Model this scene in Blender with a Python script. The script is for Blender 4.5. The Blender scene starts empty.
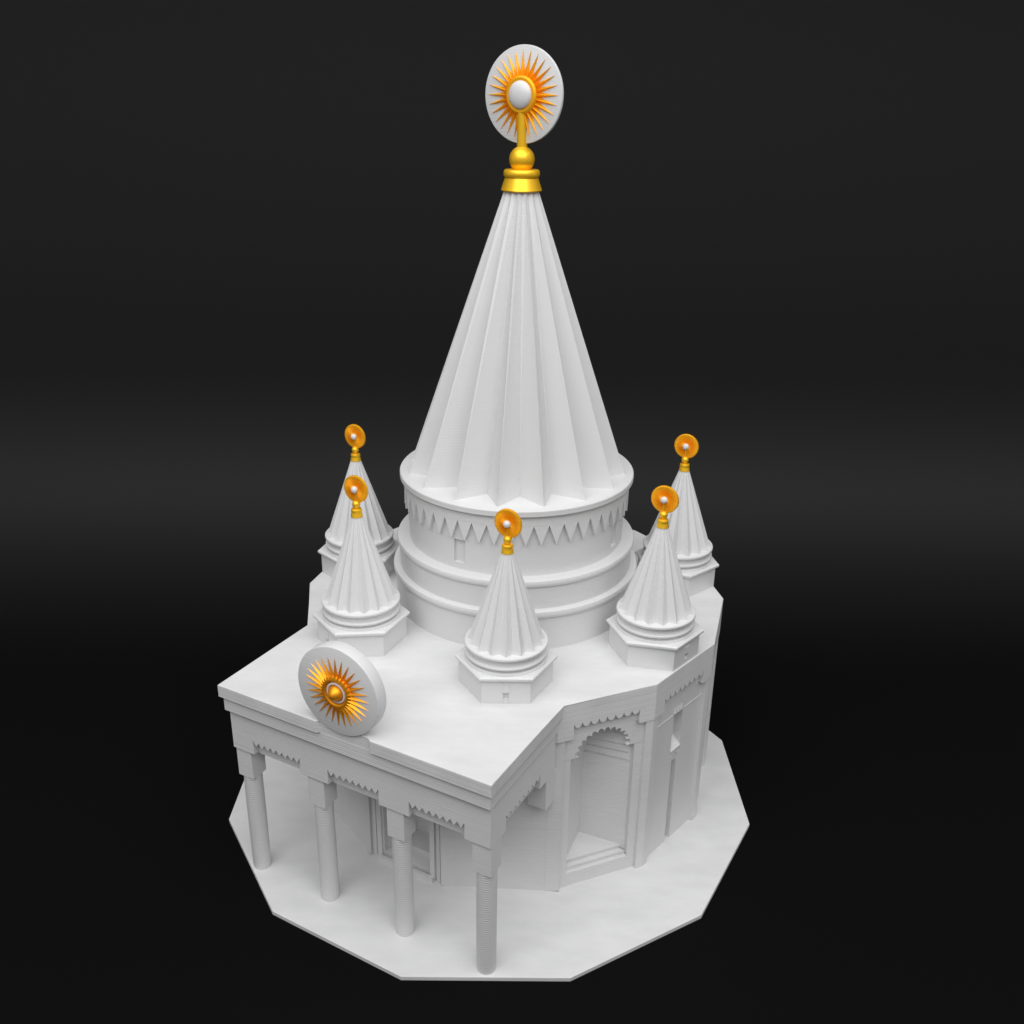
import bpy, bmesh, random
from math import *
from mathutils import Vector, Matrix
random.seed(4)
sc = bpy.context.scene
COL = sc.collection
PI = pi

# ------------------------------------------------------------ measured layout
OX, OY = 0.0844, 0.1538          # axis of the hall
PHI = -2.08365                   # direction the portico faces
ZR = 0.748                       # roof surface
AP = 0.7682                      # apothem of the 14-sided roof
WALL = 0.752                     # wall plane
D1 = 1.0479                      # portico front edge
HW = 0.5015                      # portico half width
STEP = 2 * PI / 14
TAN = tan(STEP / 2)
O = Vector((OX, OY, 0))
HN = Vector((cos(PHI), sin(PHI), 0))
HL = Vector((-sin(PHI), cos(PHI), 0))

def fr(k):                       # frame of face k (even) of the hall: normal, tangent
    a = PHI + k * STEP / 2
    return Vector((cos(a), sin(a), 0)), Vector((-sin(a), cos(a), 0))

# ------------------------------------------------------------ materials
def nodes(name):
    m = bpy.data.materials.new(name); m.use_nodes = True
    nt = m.node_tree
    return m, nt, nt.nodes['Principled BSDF']

def white_mat(name, layer=.35, fine=110, mottled=.03, rough=.5, dist=.004, base=(.665, .665, .667)):
    m, nt, b = nodes(name)
    N, L = nt.nodes, nt.links
    tc = N.new('ShaderNodeTexCoord')
    # faint clouding of the print
    n1 = N.new('ShaderNodeTexNoise'); n1.inputs['Scale'].default_value = 5; n1.inputs['Detail'].default_value = 6
    n1.inputs['Roughness'].default_value = .6
    mp1 = N.new('ShaderNodeMapping'); mp1.inputs['Scale'].default_value = (1, 2.2, 1); mp1.inputs['Rotation'].default_value = (0, 0, .6)
    L.new(tc.outputs['Object'], mp1.inputs[0]); L.new(mp1.outputs[0], n1.inputs['Vector'])
    cr = N.new('ShaderNodeValToRGB')
    cr.color_ramp.elements[0].position = .3; cr.color_ramp.elements[1].position = .7
    c = base
    cr.color_ramp.elements[0].color = (c[0] - mottled, c[1] - mottled, c[2] - mottled, 1)
    cr.color_ramp.elements[1].color = (c[0] + mottled * .5, c[1] + mottled * .5, c[2] + mottled * .5, 1)
    L.new(n1.outputs['Fac'], cr.inputs[0]); L.new(cr.outputs[0], b.inputs['Base Color'])
    b.inputs['Roughness'].default_value = rough
    b.inputs['Specular IOR Level'].default_value = .35
    # printed layer lines: horizontal, slightly broken up
    mp = N.new('ShaderNodeMapping'); mp.inputs['Scale'].default_value = (1.2, 1.2, fine)
    n2 = N.new('ShaderNodeTexNoise'); n2.inputs['Scale'].default_value = 1.0; n2.inputs['Detail'].default_value = 3
    n2.inputs['Roughness'].default_value = .65
    L.new(tc.outputs['Object'], mp.inputs[0]); L.new(mp.outputs[0], n2.inputs['Vector'])
    wv = N.new('ShaderNodeTexWave'); wv.bands_direction = 'Z'; wv.inputs['Scale'].default_value = fine * .35
    wv.inputs['Distortion'].default_value = .7; wv.inputs['Detail'].default_value = 2; wv.inputs['Detail Scale'].default_value = .5
    L.new(tc.outputs['Object'], wv.inputs['Vector'])
    n3 = N.new('ShaderNodeTexNoise'); n3.inputs['Scale'].default_value = 2.6; n3.inputs['Detail'].default_value = 2
    L.new(tc.outputs['Object'], n3.inputs['Vector'])
    mr = N.new('ShaderNodeMapRange'); mr.inputs[1].default_value = .35; mr.inputs[2].default_value = .65
    L.new(n3.outputs['Fac'], mr.inputs[0])
    mul = N.new('ShaderNodeMath'); mul.operation = 'MULTIPLY'
    L.new(wv.outputs['Fac'], mul.inputs[0]); L.new(mr.outputs[0], mul.inputs[1])
    add = N.new('ShaderNodeMath'); add.operation = 'MULTIPLY_ADD'; add.inputs[1].default_value = .45
    L.new(mul.outputs[0], add.inputs[0])
    if 'column' in name: mr.inputs[1].default_value = -.9; mr.inputs[2].default_value = .8; wv.inputs['Distortion'].default_value = .4
    else: L.new(n2.outputs['Fac'], add.inputs[2])
    # grain
    n4 = N.new('ShaderNodeTexNoise'); n4.inputs['Scale'].default_value = 60; n4.inputs['Detail'].default_value = 3
    L.new(tc.outputs['Object'], n4.inputs['Vector'])
    add2 = N.new('ShaderNodeMath'); add2.operation = 'MULTIPLY_ADD'; add2.inputs[1].default_value = .25
    L.new(n4.outputs['Fac'], add2.inputs[0]); L.new(add.outputs[0], add2.inputs[2])
    bp = N.new('ShaderNodeBump'); bp.inputs['Strength'].default_value = layer; bp.inputs['Distance'].default_value = dist
    L.new(add2.outputs[0], bp.inputs['Height']); L.new(bp.outputs[0], b.inputs['Normal'])
    return m

M_WALL = white_mat('white_print_walls', .23, 120, .02, .5, .005)
M_TOP = white_mat('white_print_roof', .2, 120, .06, .5, .005)
M_SMOOTH = white_mat('white_print_smooth', .10, 90, .008, .48, .004)
M_COLUMN = white_mat('white_print_column', .42, 105, .012, .5, .006)
M_PEARL = white_mat('white_pearl', .0, 60, .0, .3)

def gold_mat(name, col, rough, metal=1.0, bump=.1):
    m, nt, b = nodes(name)
    N, L = nt.nodes, nt.links
    b.inputs['Base Color'].default_value = (*col, 1)
    b.inputs['Metallic'].default_value = metal
    b.inputs['Roughness'].default_value = rough
    tc = N.new('ShaderNodeTexCoord')
    n = N.new('ShaderNodeTexNoise'); n.inputs['Scale'].default_value = 120; n.inputs['Detail'].default_value = 3
    L.new(tc.outputs['Object'], n.inputs['Vector'])
    bp = N.new('ShaderNodeBump'); bp.inputs['Strength'].default_value = bump; bp.inputs['Distance'].default_value = .002
    L.new(n.outputs['Fac'], bp.inputs['Height']); L.new(bp.outputs[0], b.inputs['Normal'])
    return m
M_GOLD = gold_mat('yellow_gold', (1.0, .57, .022), .36, .5)
M_GOLD2 = gold_mat('orange_gold', (1.0, .46, .008), .48, .5)
M_GOLD3 = gold_mat('deep_gold', (.96, .39, .013), .44, .68)

def black_mat(name, col, rough, spec=.5):
    m, nt, b = nodes(name)
    b.inputs['Base Color'].default_value = (*col, 1); b.inputs['Roughness'].default_value = rough
    b.inputs['Specular IOR Level'].default_value = spec
    N, L = nt.nodes, nt.links
    tc = N.new('ShaderNodeTexCoord')
    n = N.new('ShaderNodeTexNoise'); n.inputs['Scale'].default_value = 1.5; n.inputs['Detail'].default_value = 3
    L.new(tc.outputs['Object'], n.inputs['Vector'])
    mr = N.new('ShaderNodeMapRange'); mr.inputs[3].default_value = rough - .02; mr.inputs[4].default_value = rough + .02
    L.new(n.outputs['Fac'], mr.inputs[0]); L.new(mr.outputs[0], b.inputs['Roughness'])
    return m
M_FLOOR = black_mat('black_floor', (.004, .004, .004), .6, .15)
M_BACK = black_mat('black_backdrop', (.0026, .0026, .0026), .75, .06)

# ------------------------------------------------------------ mesh helpers
def new_obj(name, bm, mat, parent=None, origin=Vector((0, 0, 0)), rotz=0.0, smooth=None, bevel=0):
    """bm in world coordinates (origin/rotz given: local coordinates are kept as they are)"""
    bmesh.ops.remove_doubles(bm, verts=bm.verts, dist=1e-6)
    bmesh.ops.recalc_face_normals(bm, faces=bm.faces)
    me = bpy.data.meshes.new(name); bm.to_mesh(me); bm.free()
    me.materials.append(mat)
    ob = bpy.data.objects.new(name, me); COL.objects.link(ob)
    if parent: ob.parent = parent
    ob.location = origin; ob.rotation_euler[2] = rotz
    if bevel:
        b = ob.modifiers.new('edge', 'BEVEL'); b.width = bevel; b.segments = 2; b.limit_method = 'ANGLE'
        b.angle_limit = radians(40); b.use_clamp_overlap = True
        b.harden_normals = False
    if smooth:
        for f in me.polygons: f.use_smooth = True
        for e in me.edges: pass
        me.set_sharp_from_angle(angle=radians(smooth))
    return ob

def prism(bm, pts, z0, z1):
    lo = [bm.verts.new((p[0], p[1], z0)) for p in pts]
    hi = [bm.verts.new((p[0], p[1], z1)) for p in pts]
    n = len(pts)
    bm.faces.new(lo); bm.faces.new(hi)
    for i in range(n): bm.faces.new((lo[i], lo[(i + 1) % n], hi[(i + 1) % n], hi[i]))

def slab(bm, pts, d0, d1, n, t, org=O, edge=None):
    """extrude outline (lateral, z) from depth d0 to d1 along n; |lateral| == edge follows the mitre"""
    A, B = [], []
    for (l, z) in pts:
        for lst, d in ((A, d0), (B, d1)):
            ll = l
            if edge is not None and abs(abs(l) - edge) < 1e-6: ll = copysign(d * TAN, l)
            v = org + n * d + t * ll
            lst.append(bm.verts.new((v.x, v.y, z)))
    k = len(pts)
    bm.faces.new(A); bm.faces.new(B)
    for i in range(k): bm.faces.new((A[i], A[(i + 1) % k], B[(i + 1) % k], B[i]))

def box(bm, l0, l1, z0, z1, d0, d1, n=HN, t=HL, org=O):
    slab(bm, [(l0, z0), (l1, z0), (l1, z1), (l0, z1)], d0, d1, n, t, org)

def revolve(bm, prof, seg=96, org=Vector((0, 0, 0))):
    rings = []
    for r, z in prof:
        if r < 1e-5: rings.append([bm.verts.new((org.x, org.y, z))])
        else: rings.append([bm.verts.new((org.x + r * cos(2 * PI * i / seg), org.y + r * sin(2 * PI * i / seg), z)) for i in range(seg)])
    for a, b in zip(rings, rings[1:]):
        for i in range(seg):
            j = (i + 1) % seg
            if len(a) == 1 and len(b) == 1: continue
            if len(a) == 1: bm.faces.new((a[0], b[i], b[j]))
            elif len(b) == 1: bm.faces.new((a[i], a[j], b[0]))
            else: bm.faces.new((a[i], a[j], b[j], b[i]))

def bead(r, z0, z1, out, n=5):
    """rounded moulding sticking out by `out` between z1 (top) and z0 (bottom), profile going down"""
    res = []
    for i in range(n + 1):
        a = PI / 2 - PI * i / n
        res.append((r + out * max(cos(a), 0) ** .6, (z0 + z1) / 2 + (z1 - z0) / 2 * sin(a)))
    return res

def pleated_cone(bm, r0, r1, z0, z1, npl, inner, phase, org=Vector((0, 0, 0)), inner1=None):
    inner1 = inner if inner1 is None else inner1
    lo, hi = [], []
    for i in range(2 * npl):
        a = phase + PI * i / npl
        k0 = 1 if i % 2 == 0 else inner
        k1 = 1 if i % 2 == 0 else inner1
        lo.append(bm.verts.new((org.x + r0 * k0 * cos(a), org.y + r0 * k0 * sin(a), z0)))
        hi.append(bm.verts.new((org.x + r1 * k1 * cos(a), org.y + r1 * k1 * sin(a), z1)))
    n = 2 * npl
    bm.faces.new(lo); bm.faces.new(hi)
    for i in range(n): bm.faces.new((lo[i], lo[(i + 1) % n], hi[(i + 1) % n], hi[i]))

def disc_frame(n, t, org):
    """maps (radius, angle, depth) on an upright disc"""
    def f(r, a, d): return org + n * d + t * (r * cos(a)) + Vector((0, 0, r * sin(a)))
    return f

def upright_disc(bm, f, R, d0, d1, seg=96, bev=.004):
    prof = [(0, d0), (R - bev, d0), (R - bev * .3, d0 + bev * .3), (R, d0 + bev), (R, d1 - bev), (R - bev * .3, d1 - bev * .3), (R - bev, d1), (0, d1)]
    rings = []
    for r, d in prof:
        if r == 0: rings.append([bm.verts.new(f(0, 0, d))])
        else: rings.append([bm.verts.new(f(r, 2 * PI * i / seg, d)) for i in range(seg)])
    for a, b in zip(rings, rings[1:]):
        for i in range(seg):
            j = (i + 1) % seg
            if len(a) == 1: bm.faces.new((a[0], b[i], b[j]))
            elif len(b) == 1: bm.faces.new((a[i], a[j], b[0]))
            else: bm.faces.new((a[i], a[j], b[j], b[i]))

def spikes(bm, f, n, r0, r1, d0, h, w, phase=0, jitter=0):
    for i in range(n):
        a = phase + 2 * PI * i / n
        rr = r1 * (1 + random.uniform(-jitter, jitter))
        da = w / r0 / 2
        p = [f(r0, a - da, d0), f(r0, a + da, d0), f(rr, a, d0 + h * .15), f(r0, a, d0 + h)]
        v = [bm.verts.new(x) for x in p]
        bm.faces.new((v[0], v[3], v[2])); bm.faces.new((v[3], v[1], v[2])); bm.faces.new((v[0], v[1], v[3])); bm.faces.new((v[0], v[2], v[1]))

def ring_profile(bm, f, prof, seg=72):
    rings = [[bm.verts.new(f(r, 2 * PI * i / seg, d)) for i in range(seg)] if r > 0 else [bm.verts.new(f(0, 0, d))] for r, d in prof]
    for a, b in zip(rings, rings[1:]):
        for i in range(seg):
            j = (i + 1) % seg
            if len(a) == 1: bm.faces.new((a[0], b[i], b[j]))
            elif len(b) == 1: bm.faces.new((a[i], a[j], b[0]))
            else: bm.faces.new((a[i], a[j], b[j], b[i]))

# ------------------------------------------------------------ root
root = bpy.data.objects.new('temple_model', None); COL.objects.link(root)
root['label'] = 'white printed model of a domed temple with pleated cones and golden sun finials'
root['category'] = 'temple model'

# ------------------------------------------------------------ base plate
bm = bmesh.new()
prism(bm, [(cos(.2553 + k * PI / 6), sin(.2553 + k * PI / 6)) for k in range(12)], -.017, 0)
new_obj('base_plate', bm, M_TOP, root, bevel=.0022)

# ------------------------------------------------------------ roof with portico
def al(a, l): v = O + HN * a + HL * l; return (v.x, v.y)
Rv = AP / cos(STEP / 2)
vk = lambda k: (Rv * cos(k * STEP / 2), Rv * sin(k * STEP / 2))
A3, A5 = vk(3), vk(5)
tt = (HW - A3[1]) / (A5[1] - A3[1]); JA = A3[0] + tt * (A5[0] - A3[0])
NT = .1; ND = .0098
out = [(D1, -HW), (D1, -.108), (D1 - ND, -.098), (D1 - ND, .082), (D1, .092), (D1, HW), (JA, HW)]
out += [vk(k) for k in range(5, 24, 2)] + [(JA, -HW)]
bm = bmesh.new(); prism(bm, [al(*q) for q in out], .705, ZR)
te = [e for e in bm.edges if all(abs(v.co.z - ZR) < 1e-6 for v in e.verts)]
bmesh.ops.bevel(bm, geom=te, offset=.0028, segments=2, affect='EDGES', profile=.5)
roof = new_obj('roof', bm, M_TOP, root)

# ------------------------------------------------------------ hall wall
bm = bmesh.new()
E_ = WALL * TAN
def arch_header(z_spring, z_top, half, n=6, halfw=E_, ztop=.705):
    """outline of the lintel panel with a scalloped arch cut out of its underside"""
    pts = [(-halfw, ztop), (-halfw, z_spring - .004)]
    arc = []
    for i in range(2 * n + 1):
        a = PI - PI * i / (2 * n)
        x = half * cos(a); z = z_spring + (z_top - z_spring) * sin(a) ** .85
        arc.append((x, z))
    pts.append(arc[0])
    for (x0, z0), (x1, z1) in zip(arc, arc[1:]):
        mx, mz = (x0 + x1) / 2, (z0 + z1) / 2
        L_ = hypot(x1 - x0, z1 - z0)
        # small scallop cut outwards between two cusps
        nx, nz = -(z1 - z0) / L_, (x1 - x0) / L_
        for f_, o_ in ((.15, .38), (.5, .62), (.85, .38)):
            pts.append((x0 + (x1 - x0) * f_ + nx * o_ * L_, z0 + (z1 - z0) * f_ + nz * o_ * L_))
        pts.append((x1, z1))
    pts += [(halfw, z_spring - .004), (halfw, ztop)]
    return pts

steps = []
def niche_face(k, w=.1165, zs=.525):
    n, t = fr(k)
    slab(bm, [(-E_, .0), (-w, .0), (-w, zs - .004), (-E_, zs - .004)], WALL - .02, WALL, n, t, edge=E_)
    slab(bm, [(w, .0), (E_, .0), (E_, zs - .004), (w, zs - .004)], WALL - .02, WALL, n, t, edge=E_)
    slab(bm, [(-w, 0), (w, 0), (w, .055), (-w, .055)], WALL - .02, WALL, n, t)
    slab(bm, arch_header(zs, .603, .088), WALL - .016, WALL, n, t, edge=E_)
    # V-shaped recess whose upper courses step inwards
    levels = [(0, .445, 0), (.445, .478, .007), (.478, .510, .014), (.510, .705, .021)]
    for z0, z1, o in levels:
        P = [(-w + o * .8, WALL - .02), (0, .613 + o * 1.6), (w - o * .8, WALL - .02), (w + .02, WALL - .02), (0, .585), (-w - .02, WALL - .02)]
        prism(bm, [tuple((O + n * d + t * l)[:2]) for l, d in P], z0, z1)
    # stepped floor
    stepbm = bmesh.new(); steps.append(stepbm)
    for z0, z1, d in ((.0, .058, .742), (.058, .071, .7395), (.071, .085, .7225)):
        ww = w * (d - .613) / (WALL - .02 - .613) if d < WALL - .02 else w
        P = [(-min(ww, w), d), (0, .600), (min(ww, w), d)]
        prism(stepbm, [tuple((O + n * dd + t * l)[:2]) for l, dd in P], z0, z1)

def doorway_face(k):
    n, t = fr(k); w = .095
    slab(bm, [(-E_, 0), (-w, 0), (-w, .46), (-E_, .46)], WALL - .02, WALL, n, t, edge=E_)
    slab(bm, [(w, 0), (E_, 0), (E_, .46), (w, .46)], WALL - .02, WALL, n, t, edge=E_)
    slab(bm, [(-w, 0), (w, 0), (w, .03), (-w, .03)], WALL - .02, WALL, n, t)
    slab(bm, [(-E_, .46), (E_, .46), (E_, .705), (-E_, .705)], WALL - .02, WALL, n, t, edge=E_)
    P = [(-w, WALL - .02), (-.045, .62), (.045, .62), (w, WALL - .02), (w + .02, WALL - .02), (.06, .60), (-.06, .60), (-w - .02, WALL - .02)]
    prism(bm, [tuple((O + n * d + t * l)[:2]) for l, d in P], 0, .46)
    stepbm = bmesh.new(); steps.append(stepbm)
    prism(stepbm, [tuple((O + n * d + t * l)[:2]) for l, d in [(-w, WALL - .018), (-.045, .61), (.045, .61), (w, WALL - .018)]], .0, .028)
    prism(stepbm, [tuple((O + n * d + t * l)[:2]) for l, d in [(-.072, .70), (-.045, .61), (.045, .61), (.072, .70)]], .028, .05)
    # raised surround of the doorway, two orders
    for (w0, w1, zt, dd) in ((.10, .118, .485, .010), (.125, .138, .515, .006)):
        slab(bm, [(-w1, 0), (-w0, 0), (-w0, zt - (w1 - w0)), (w0, zt - (w1 - w0)), (w0, 0), (w1, 0), (w1, zt), (-w1, zt)], WALL, WALL + dd, n, t)
    slab(bm, [(-w - .02, .0), (w + .02, .0), (w + .02, .022), (-w - .02, .022)], WALL + .0105, WALL + .022, n, t)

winparts = []
def window_face(k):
    n, t = fr(k)
    h1, h2, b = .029, .016, WALL - .03
    for s in (-1, 1):
        def q(l0, l1, z0, z1):
            a_, b_ = sorted((s * l0, s * l1))
            slab(bm, [(a_, z0), (b_, z0), (b_, z1), (a_, z1)], WALL - .03, WALL, n, t, edge=E_)
        q(h2, E_, 0, .375); q(h1, E_, .375, .705)
    slab(bm, [(-h2, .345), (h2, .345), (h2, .375), (-h2, .375)], WALL - .03, WALL - .006, n, t)
    slab(bm, [(-h1, .375), (h1, .375), (h1, .395), (-h1, .395)], WALL - .03, WALL - .001, n, t)
    slab(bm, [(-h1, .548), (h1, .548), (h1, .705), (-h1, .705)], WALL - .03, WALL - .001, n, t)
    slab(bm, [(-h1 - .01, .0), (h1 + .01, .0), (h1 + .01, .705), (-h1 - .01, .705)], WALL - .045, WALL - .03, n, t)
    # course line across the wall
    wb = bmesh.new()
    # sloping sill
    vs = []
    for l in (-h1, h1):
        for d, z in ((WALL - .03, .395), (WALL + .003, .395), (WALL + .003, .400), (WALL - .03, .428)):
            v = O + n * d + t * l; vs.append(wb.verts.new((v.x, v.y, z)))
    wb.faces.new(vs[:4]); wb.faces.new(vs[4:])
    for i in range(4): wb.faces.new((vs[i], vs[(i + 1) % 4], vs[4 + (i + 1) % 4], vs[4 + i]))
    winparts.append(('window_sill', wb))
    # three pointed dentils over the opening
    for c in (-.019, 0, .019):
        wb = bmesh.new()
        slab(wb, [(c - .0085, .5525), (c + .0085, .5525), (c, .574)], WALL - .002, WALL + .0045, n, t)
        winparts.append(('dentil', wb))
    for s in (-1, 1):
        a_, b_ = sorted((s * .032, s * .15))
        slab(bm, [(a_, .548), (b_, .548), (b_, .552), (a_, .552)], WALL - .001, WALL + .0015, n, t)

def plain_face(k):
    n, t = fr(k)
    slab(bm, [(-E_, 0), (E_, 0), (E_, .705), (-E_, .705)], WALL - .02, WALL, n, t, edge=E_)

kinds = {0: 'door', 2: 'plain', 4: 'niche', 6: 'window', 8: 'niche', 10: 'window', 12: 'niche', 14: 'window', 16: 'niche', 18: 'window', 20: 'niche', 22: 'window', 24: 'niche', 26: 'plain'}
for k, kd in kinds.items():
    {'door': doorway_face, 'plain': plain_face, 'niche': niche_face, 'window': window_face}[kd](k)
hall = new_obj('hall_wall', bm, M_WALL, root)
for sb in steps: new_obj('steps', sb, M_TOP, hall, bevel=.0012)
for nm, wb in winparts: new_obj(nm, wb, M_WALL, hall)

# serrated frieze of each face, one part each
def frieze_outline(n=8, half=.118, e=AP * TAN):
    zb, amp = .652, .017
    pts = [(-e, .705), (-e, .612), (-.1435, .612), (-half - .003, .612), (-half, .616), (-half, zb + amp)]
    w = 2 * half / n
    for i in range(n):
        x0 = -half + i * w
        for f_, h_ in ((.1, .5), (.25, .14), (.5, 0), (.75, .14), (.9, .5), (1.0, 1.0)):
            pts.append((x0 + w * f_, zb + amp * h_))
    pts += [(half, .616), (half + .003, .612), (.1435, .612), (e, .612), (e, .705)]
    return pts
for k in kinds:
    if k in (2, 26, 0): continue
    n, t = fr(k); bm = bmesh.new()
    slab(bm, frieze_outline(), WALL - .004, AP, n, t, edge=AP * TAN)
    new_obj('frieze', bm, M_WALL, hall)
# corner pilasters: folded around each corner of the hall
for k in range(1, 28, 2):
    na, ta = fr(k - 1); nb, tb = fr(k + 1); bm = bmesh.new()
    dd = AP - .0025
    ztop = .612 if k not in (1, 27, 3, 25) else .703
    def inter(da, db):
        den = na.x * nb.y - na.y * nb.x
        return O + Vector(((da * nb.y - db * na.y) / den, (na.x * db - nb.x * da) / den, 0))
    P = [O + na * (WALL - .006) + ta * .1475, O + na * dd + ta * .1475,
         O + na * dd + ta * (dd * TAN),
         O + nb * dd - tb * .1475, O + nb * (WALL - .006) - tb * .1475]
    dw = WALL + .0009
    if k in (3, 27): P = [O + na * (WALL - .006) + ta * .15, O + na * dw + ta * .15, inter(dw, dd), O + nb * dd - tb * .1475, O + nb * (WALL - .006) - tb * .1475]
    if k in (1, 25): P = [O + na * (WALL - .006) + ta * .1475, O + na * dd + ta * .1475, inter(dd, dw), O + nb * dw - tb * .15, O + nb * (WALL - .006) - tb * .15]
    prism(bm, [tuple(p[:2]) for p in P], 0, ztop)
    new_obj('pilaster', bm, M_WALL, hall, bevel=.0012)

# ------------------------------------------------------------ portico beams
IF = .025; IL = .016; IB = .0095
bm = bmesh.new()
box(bm, -(HW - IB), HW - IB, .652, .705, .97, D1 - IB)
for s in (-1, 1):
    l0, l1 = sorted((s * (HW - IB), s * .43))
    box(bm, l0, l1, .652, .705, .612, .97)
new_obj('cornice_band', bm, M_WALL, root, bevel=.0015)
bm = bmesh.new()
S = .15116; BH = .055
F = HW - IL
pts = [(-F, .652), (-F, .502), (-1.5 * -0 - 1.5 * 2 * S + BH, .502)]
def zig(x0, x1, z, amp, n):
    w = (x1 - x0) / n; r = []
    for i in range(n):
        r += [(x0 + w * (i + .5), z), (x0 + w * (i + 1), z + amp)] if i < n - 1 else [(x0 + w * (i + .5), z)]
    return r
for i in range(3):
    x0 = (i - 1.5) * 2 * S + BH; x1 = (i - .5) * 2 * S - BH
    if i > 0: pts.append((x0, .502))
    pts += [(x0, .559)] + zig(x0, x1, .537, .017, 8) + [(x1, .559), (x1, .502)]
pts += [(F, .502), (F, .652)]
# remove the duplicate of the first block end
q = []
for p_ in pts:
    if not q or (abs(p_[0] - q[-1][0]) > 1e-6 or abs(p_[1] - q[-1][1]) > 1e-6): q.append(p_)
slab(bm, q, D1 - IF - .011, D1 - IF, HN, HL)
for i in range(4):
    c_ = (i - 1.5) * 2 * S; h0 = -BH if i else -(F - 1.5 * 2 * S) ; h1 = BH if i < 3 else F - 1.5 * 2 * S
    box(bm, c_ + h0, c_ + h1, .502, .652, D1 - IF - .03, D1 - IF - .011)
# side beams with one arch each and a hanging block against the hall
for s in (-1, 1):
    a1 = D1 - IF - .03
    pts = [(a1, .652), (a1, .502), (.933, .502), (.933, .559)] + zig(.933, .715, .537, .017, 8) + [(.715, .559), (.715, .502), (.612, .502), (.612, .652)]
    for a0_, a1_ in ((.933, a1), (.612, .715)):
        l0, l1 = sorted((s * (F - .011), s * (F - .03))); box(bm, l0, l1, .502, .652, a0_, a1_)
    A, B = [], []
    for (a, z) in pts:
        for lst, l in ((A, s * F), (B, s * (F - .011))):
            v = O + HN * a + HL * l; lst.append(bm.verts.new((v.x, v.y, z)))
    bm.faces.new(A); bm.faces.new(B)
    for i in range(len(A)): bm.faces.new((A[i], A[(i + 1) % len(A)], B[(i + 1) % len(A)], B[i]))
for s in (-1, 1):
    l0, l1 = sorted((s * .47, s * .4897)); box(bm, l0, l1, .6125, .7035, .600, .6172)
pf = new_obj('portico_frieze', bm, M_WALL, root)
# inner beam seen below the teeth
beams = []; brackets = []
for i in range(3):
    x0 = (i - 1.5) * 2 * S + BH - .02; x1 = (i - .5) * 2 * S - BH + .02
    bm = bmesh.new(); box(bm, x0, x1, .495, .651, D1 - IF - .034, D1 - IF - .023); beams.append(bm)
for s in (-1, 1):
    l0, l1 = sorted((s * (F - .023), s * (F - .034)))
    bm = bmesh.new(); box(bm, l0, l1, .495, .651, .66, .96); beams.append(bm)
    l0, l1 = sorted((s * (F - .001), s * (F - .066)))
    bm = bmesh.new(); box(bm, l0, l1, .385, .5035, .600, .668); brackets.append(bm)
for bm in beams: new_obj('inner_beam', bm, M_WALL, pf)
for bm in brackets: new_obj('bracket', bm, M_WALL, pf, bevel=.0012)

# ------------------------------------------------------------ columns
def column_meshes():
    bm = bmesh.new()
    r = .0305; H = .393
    prof = [(0, -.001), (r * .96, -.001), (r * .985, .01)]
    n = 10
    for i in range(n + 1): prof.append((r * (1.0 + .02 * sin(PI * i / n)), .02 + (H - .02) * i / n))
    prof.append((0, H))
    revolve(bm, prof, 48)
    cb = bmesh.new()
    c = .0312
    for s0, s1, z0, z1 in ((c, c, .392, .5015),):
        prism(cb, [(-s0, -s0), (s0, -s0), (s0, s0), (-s0, s0)], z0, z1)
    return bm, cb
b1, b2 = column_meshes()
col0 = None
for i in range(4):
    v = O + HN * .9871 + HL * ((i - 1.5) * 2 * S + (.004 if i == 0 else 0))
    if i == 0:
        col0 = new_obj('column', b1, M_COLUMN, root, origin=v, rotz=PHI, smooth=40)
        cap0 = new_obj('capital', b2, M_WALL, col0, bevel=.0015)
    else:
        c = col0.copy(); COL.objects.link(c); c.parent = root; c.location = v
        d = cap0.copy(); COL.objects.link(d); d.parent = c

# ------------------------------------------------------------ drum
bm = bmesh.new()
prof = [(0, .9), (.0, 1.0)]
prof = [(.443, ZR - .001), (.443, .870)] + list(reversed(bead(.443, .870, .897, .010))) + [(.428, .897), (.428, .978)]
prof += list(reversed(bead(.426, .978, 1.004, .010))) + [(.380, 1.004), (.380, 1.228), (.30, 1.228), (0, 1.228)]
revolve(bm, prof, 160, O)
drum = new_obj('drum', bm, M_SMOOTH, root, smooth=35)
# windows of the drum: shallow recesses framed by a raised slab
def cyl_patch(bm, r0, r1, a0, a1, z0, z1, seg=6):
    pts = [(r1, a0 + (a1 - a0) * i / seg) for i in range(seg + 1)] + [(r0, a1 + (a0 - a1) * i / seg) for i in range(seg + 1)]
    prism(bm, [(O.x + r * cos(a), O.y + r * sin(a)) for r, a in pts], z0, z1)
bm = bmesh.new()
h = radians(3.2); RW = .3915
wa = [PHI + radians(-.4 + 90 * q_) for q_ in range(4)]
for q_ in range(4):
    a = wa[q_] + h; b = wa[q_] + PI / 2 - h
    cyl_patch(bm, .378, RW, a, b, 1.004, 1.228, 48)
    cyl_patch(bm, .378, RW, a - 2 * h, a, 1.004, 1.028, 6)
    cyl_patch(bm, .378, RW, a - 2 * h, a, 1.112, 1.228, 6)
new_obj('drum_wall', bm, M_SMOOTH, drum, smooth=30)
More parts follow.
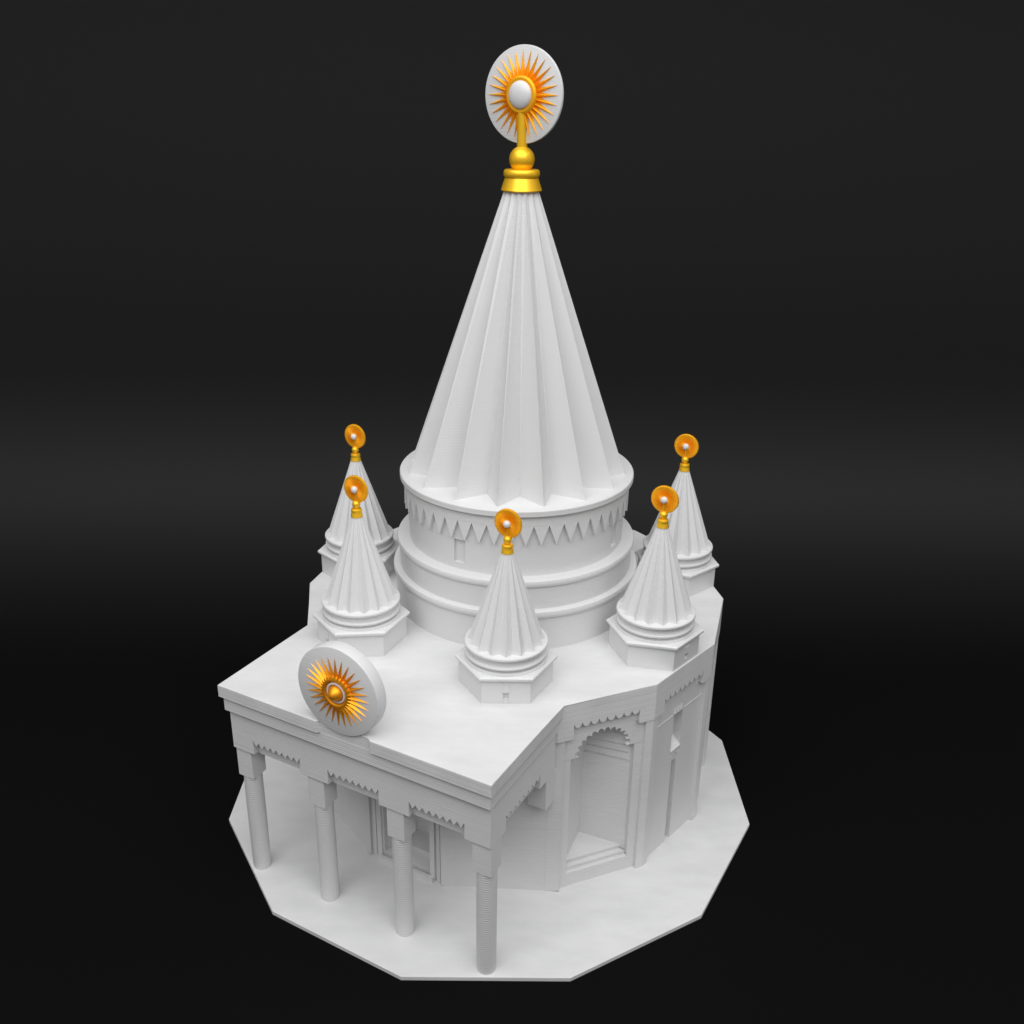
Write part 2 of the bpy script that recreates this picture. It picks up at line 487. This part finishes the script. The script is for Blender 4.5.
# band of hanging triangular teeth
bm = bmesh.new()
NTE = 49; da = 2 * PI / NTE
r0, r1 = .390, .4065
for i in range(NTE):
    a = PHI + radians(3.6) + i * da
    cyl_patch(bm, r0, r1, a - da / 2, a + da / 2, 1.190, 1.2265, 4)
    # tooth
    vs = []
    for r in (r1, r0):
        for aa, z in ((a - da / 2, 1.190), (a + da / 2, 1.190), (a, 1.119)):
            vs.append(bm.verts.new((O.x + r * cos(aa), O.y + r * sin(aa), z)))
    bm.faces.new(vs[:3]); bm.faces.new(vs[3:])
    for e in range(3): bm.faces.new((vs[e], vs[(e + 1) % 3], vs[3 + (e + 1) % 3], vs[3 + e]))
new_obj('tooth_frieze', bm, M_SMOOTH, drum)
bm = bmesh.new()
revolve(bm, [(0, 1.2268), (.4175, 1.2268), (.4199, 1.2295), (.4199, 1.2465), (.4175, 1.2493), (0, 1.2493)], 160, O)
new_obj('cornice', bm, M_SMOOTH, drum, smooth=35)

# ------------------------------------------------------------ main spire
bm = bmesh.new()
pleated_cone(bm, .389, .0560, 1.2490, 2.2030, 16, .735, radians(-88.85 + 11.25), O, .86)
spire = new_obj('spire', bm, M_SMOOTH, root)

def finial_profile(s, bell_r, top_r, tor_r, ball_r, zt, zb, stem_r, ztop):
    """bell, ring, ball and stem; z from the foot"""
    z1, z2 = zt; zc = zb
    p = [(0, 0), (bell_r * .97, 0), (bell_r, .003 * s), (top_r, z1)]
    for i in range(9):
        a = -PI / 2 + PI * i / 8
        p.append((top_r - (tor_r - top_r) * .5 + (tor_r - top_r) * 1.5 * cos(a), (z1 + z2) / 2 + (z2 - z1) / 2 * sin(a)))
    st = asin(min(.98, (z2 - zc) / ball_r)) if abs(z2 - zc) < ball_r else -1.2
    for i in range(13):
        a = max(st, -1.25) + (acos(stem_r / ball_r) - max(st, -1.25)) * i / 12
        p.append((ball_r * cos(a), zc + ball_r * sin(a)))
    p += [(stem_r, ztop), (0, ztop)]
    return p

# great finial
zb = 2.2005
bm = bmesh.new()
revolve(bm, [(r, z + zb) for r, z in finial_profile(1, .0665, .0540, .0590, .0410, (.040, .066), .096, .0170, .262)], 64, O)
fin = new_obj('finial', bm, M_GOLD, spire, smooth=30)
ZD = 2.4867
NA = PHI - .08
NN = Vector((cos(NA), sin(NA), 0)); TN = Vector((-sin(NA), cos(NA), 0))
f = disc_frame(NN, TN, O + Vector((0, 0, ZD)))
bm = bmesh.new(); upright_disc(bm, f, .1435, -.010, .002, bev=.003)
disc = new_obj('sun_disc', bm, M_SMOOTH, fin, smooth=40)
bm = bmesh.new()
spikes(bm, f, 28, .058, .132, .002, .012, .0178, PI / 2)
spikes(bm, f, 56, .051, .084, .003, .0135, .0058, PI / 2 + PI / 56)
ring_profile(bm, f, [(.0, .002), (.0575, .002), (.0570, .0120), (.0550, .0150), (.050, .0172), (.043, .0165), (0, .016)])
new_obj('sun_rays', bm, M_GOLD2, fin, smooth=25)
bm = bmesh.new()
pr = [(.0415 * cos(a_), .017 + .018 * sin(a_)) for a_ in [PI / 2 * i / 8 for i in range(8)]] + [(0, .035)]
ring_profile(bm, f, [(0, .012)] + [(.0415, .012)] + pr)
new_obj('pearl', bm, M_PEARL, fin, smooth=60)

# ------------------------------------------------------------ sun disc standing on the portico edge
ZP = .8775
f = disc_frame(HN, HL, O + HN * 1.047 + HL * (-.0180) + Vector((0, 0, ZP)))
bm = bmesh.new(); upright_disc(bm, f, .1458, -.043, 0, bev=.003)
pd = new_obj('sun_plaque', bm, M_SMOOTH, root, smooth=40)
bm = bmesh.new()
spikes(bm, f, 28, .047, .116, .0005, .011, .0155, PI / 2)
ring_profile(bm, f, [(.0, .0005), (.056, .0005), (.054, .007), (.050, .0095), (.042, .0105), (.037, .0075), (.036, .003), (0, .003)])
for i in range(8): pass
new_obj('sun_rays', bm, M_GOLD3, pd, smooth=25)
bm = bmesh.new()
ring_profile(bm, f, [(.027, .003), (.0335, .003), (.0335, .0065), (.032, .0078), (.0285, .0078), (.027, .0065), (.027, .003)])
new_obj('ring', bm, M_PEARL, pd, smooth=40)
bm = bmesh.new()
ring_profile(bm, f, [(.0245, .003), (.024, .009), (.021, .016), (.0165, .022), (.011, .027), (.005, .0305), (0, .0315)])
new_obj('boss', bm, M_GOLD3, pd, smooth=60)

# ------------------------------------------------------------ turrets
def body_panels(bm):
    Z = Vector((0, 0, 0)); ap = .151 * cos(PI / 6); ai = ap - .0075; T = tan(PI / 6)
    for j in range(6):
        a = j * PI / 3; n = Vector((cos(a), sin(a), 0)); t = Vector((-sin(a), cos(a), 0))
        def pc(l0, l1, z0, z1):
            A, B = [], []
            for l, z in ((l0, z0), (l1, z0), (l1, z1), (l0, z1)):
                for lst, d in ((A, ai), (B, ap)):
                    ll = copysign(d * T, l) if abs(l) > .08 else l
                    v = n * d + t * ll; lst.append(bm.verts.new((v.x, v.y, z)))
            bm.faces.new(A); bm.faces.new(B)
            for i in range(4): bm.faces.new((A[i], A[(i + 1) % 4], B[(i + 1) % 4], B[i]))
        if j: pc(-.09, .09, -.001, .0775)
        else:
            w = .0085
            pc(-.09, -w, -.001, .0775); pc(w, .09, -.001, .0775); pc(-w, w, -.001, .018); pc(-w, w, .038, .0775)
def build_turret():
    bm = bmesh.new()
    hexp = lambda r, o=0: [(r * cos(PI / 6 + i * PI / 3), r * sin(PI / 6 + i * PI / 3)) for i in range(6)]
    prism(bm, hexp(.151 - .008), -.001, .0775)
    body_panels(bm)
    # chamfered hexagonal ledge
    lo, mid, hi, top = hexp(.1525), hexp(.1635), hexp(.1645), hexp(.158)
    rings = [[bm.verts.new((x, y, z)) for x, y in h] for h, z in ((lo, .0775), (mid, .0860), (hi, .088), (hi, .0940), (top, .0985))]
    bm.faces.new(rings[0]); bm.faces.new(rings[-1])
    for a, b in zip(rings, rings[1:]):
        for i in range(6): bm.faces.new((a[i], a[(i + 1) % 6], b[(i + 1) % 6], b[i]))
    base = bm
    rb = bmesh.new()
    prof = [(0, .0980), (.1325, .0980), (.1335, .1000), (.1325, .1040), (.1215, .1050), (.1205, .112)]
    prof += [(.1275, .1135), (.1315, .1165), (.1315, .1215), (.129, .124), (.121, .125), (.1205, .139), (.1295, .1455), (.1325, .149), (.1325, .1545), (.1305, .1572), (0, .1572)]
    revolve(rb, prof, 72)
    cb = bmesh.new()
    pleated_cone(cb, .1215, .0185, .157, .4572, 16, .84, 0, Vector((0, 0, 0)), .92)
    # little square windows, on three of the outer faces
    wb = bmesh.new()
    for j in (0,):
        a = j * PI / 3; n = Vector((cos(a), sin(a), 0)); t = Vector((-sin(a), cos(a), 0)); ap = .151 * cos(PI / 6)
        Z = Vector((0, 0, 0))
        for (l0, l1, z0, z1, d) in ((-.0115, .0115, .040, .0635, .0035),):
            slab(wb, [(l0, z0), (l1, z0), (l1, z1), (l0, z1)], ap - .002, ap + d, n, t, Z)
    gb = bmesh.new()
    prof = finial_profile(.3, .0202, .0170, .0180, .0135, (.0150, .0265), .042, .0040, .086)
    revolve(gb, [(r, z + .4560) for r, z in prof], 32)
    return base, rb, cb, wb, gb

def build_small_disc():
    n, t = Vector((1, 0, 0)), Vector((0, 1, 0))
    f = disc_frame(n, t, Vector((0, 0, 0)))
    bm = bmesh.new(); N_ = 40; R = .0462
    # shallow pleated dish
    c = bm.verts.new(f(0, 0, .0015)); back = bm.verts.new(f(0, 0, -.007))
    inner, mid, outer, rim, rb = [], [], [], [], []
    for i in range(2 * N_):
        a = PI * i / N_; s = 1 if i % 2 else -1
        inner.append(bm.verts.new(f(.011, a, .0012 + s * .0004)))
        mid.append(bm.verts.new(f(.026, a, .0012 + s * .0020)))
        outer.append(bm.verts.new(f(R - .003, a, .0016 + s * .0005)))
        rim.append(bm.verts.new(f(R, a, .0005)))
        rb.append(bm.verts.new(f(R, a, -.006)))
    m = 2 * N_
    for i in range(m):
        j = (i + 1) % m
        bm.faces.new((c, inner[i], inner[j]))
        for a_, b_ in ((inner, mid), (mid, outer), (outer, rim), (rim, rb)): bm.faces.new((a_[i], a_[j], b_[j], b_[i]))
        bm.faces.new((back, rb[j], rb[i]))
    pb = bmesh.new(); r = .0118
    prof = [(r * sin(a_), .006 + r * .9 * (-cos(a_))) for a_ in [PI * i / 12 for i in range(13)]]
    prof[0] = (0, prof[0][1]); prof[-1] = (0, prof[-1][1])
    ring_profile(pb, f, prof, 24)
    return bm, pb

tb, rb, cb, wb, gb = build_turret(); db, pb = build_small_disc()
first = None
lat = {-1: .005, -3: -.006, -5: -.003, 1: -.0075, 3: .0065, 5: 0, 7: 0}
RD = .638
ROT = {-1: radians(3.5)}
for k, off in lat.items():
    a = PHI - k * 2 * PI / 14
    v = O + Vector((cos(a), sin(a), 0)) * RD + HL * off + Vector((0, 0, ZR))
    if first is None:
        tur = new_obj('turret', tb, M_SMOOTH, root, origin=v + Vector((0, .008, 0)), rotz=a + ROT[-1], bevel=.0012)
        subs = [new_obj('ring_moulding', rb, M_SMOOTH, tur, smooth=35), new_obj('cone_roof', cb, M_SMOOTH, tur),
                new_obj('lintel', wb, M_SMOOTH, tur), new_obj('finial', gb, M_GOLD, tur, smooth=30)]
        dsc = new_obj('sun_disc', db, M_GOLD2, tur, origin=Vector((0, 0, .5505)), rotz=PHI - a - ROT[-1])
        prl = new_obj('pearl', pb, M_PEARL, tur, origin=Vector((0, 0, .5505)), rotz=PHI - a - ROT[-1], smooth=60)
        first = tur
    else:
        c = first.copy(); COL.objects.link(c); c.parent = root; c.location = v; c.rotation_euler[2] = a + ROT.get(k, 0)
        for s_ in subs:
            d = s_.copy(); COL.objects.link(d); d.parent = c
        for s_ in (dsc, prl):
            d = s_.copy(); COL.objects.link(d); d.parent = c; d.rotation_euler[2] = PHI - a
# set the root at the foot of the model without moving the parts
root.location = (0, 0, -.017)
for o in list(COL.objects):
    if o.parent == root: o.location.z += .017

# ------------------------------------------------------------ black studio sweep
def sheet(name, prof, x0, x1, mat):
    bm = bmesh.new(); a = []
    for y, z in prof: a.append((bm.verts.new((x0, y, z)), bm.verts.new((x1, y, z))))
    for p_, q_ in zip(a, a[1:]): bm.faces.new((p_[0], p_[1], q_[1], q_[0]))
    o = new_obj(name, bm, mat, None, smooth=60); o['kind'] = 'structure'; return o
ZF = -.0175
sheet('floor', [(-9, ZF), (1.66, ZF)], -14, 14, M_BACK)
# curved sweep: curvature eases in, then the vertical wall
prof = [(1.66, ZF)]; y, z = 1.66, ZF; n = 90; Ls = 1.85
for i in range(n):
    u = (i + .5) / n
    th = PI / 2 * (u * u * (3 - 2 * u))
    y += Ls / n * cos(th); z += Ls / n * sin(th); prof.append((y, z))
prof.append((y, 9))
sheet('backdrop', prof, -14, 14, M_BACK)

# ------------------------------------------------------------ lights
def area(name, loc, target, sx, sy, power, col=(1, 1, 1)):
    l = bpy.data.lights.new(name, 'AREA'); l.shape = 'RECTANGLE'; l.size = sx; l.size_y = sy; l.energy = power; l.color = col
    o = bpy.data.objects.new(name, l); COL.objects.link(o); o.location = loc
    o.rotation_euler = (Vector(target) - Vector(loc)).to_track_quat('-Z', 'Y').to_euler()
    return o
area('overhead_softbox', (0, -1.9, 8.0), (0, -.5, 0), 13, 6, 510)
area('front_softbox', (-.3, -5.2, 6.2), (0, 0, 1.6), 10, 2.5, 300)
bl = area('backdrop_strip', (0, .2, 6.5), (0, 2.75, 1.2), 16, .5, 440)
bl.data.spread = radians(40)

w = bpy.data.worlds.new('World'); sc.world = w; w.use_nodes = True
w.node_tree.nodes['Background'].inputs[0].default_value = (1, 1, 1, 1)
w.node_tree.nodes['Background'].inputs[1].default_value = .35

# ------------------------------------------------------------ camera
cd = bpy.data.cameras.new('camera'); cam = bpy.data.objects.new('camera', cd); COL.objects.link(cam)
r_ = Vector((0.99985738, -0.0094685, 0.0139844)); u_ = Vector((-0.00923784, 0.38655998, 0.922218)); d_ = Vector((0.01413783, 0.92221566, -0.38641738))
m = Matrix((r_, u_, -d_)).transposed().to_4x4(); m.translation = Vector((0.01799785, -3.2138173, 2.48308))
cam.matrix_world = m
cd.sensor_width = 36; cd.lens = 36 * 992.743 / 1024; cd.clip_end = 100; cd.clip_start = .05
sc.camera = cam
sc.render.resolution_x = sc.render.resolution_y = 1024
sc.view_settings.view_transform = 'Standard'; sc.view_settings.look = 'None'
sc.view_settings.exposure = 0; sc.view_settings.gamma = 1; sc.view_settings.use_curve_mapping = False
sc.render.engine = 'CYCLES'
sc.cycles.max_bounces = 10; sc.cycles.diffuse_bounces = 6
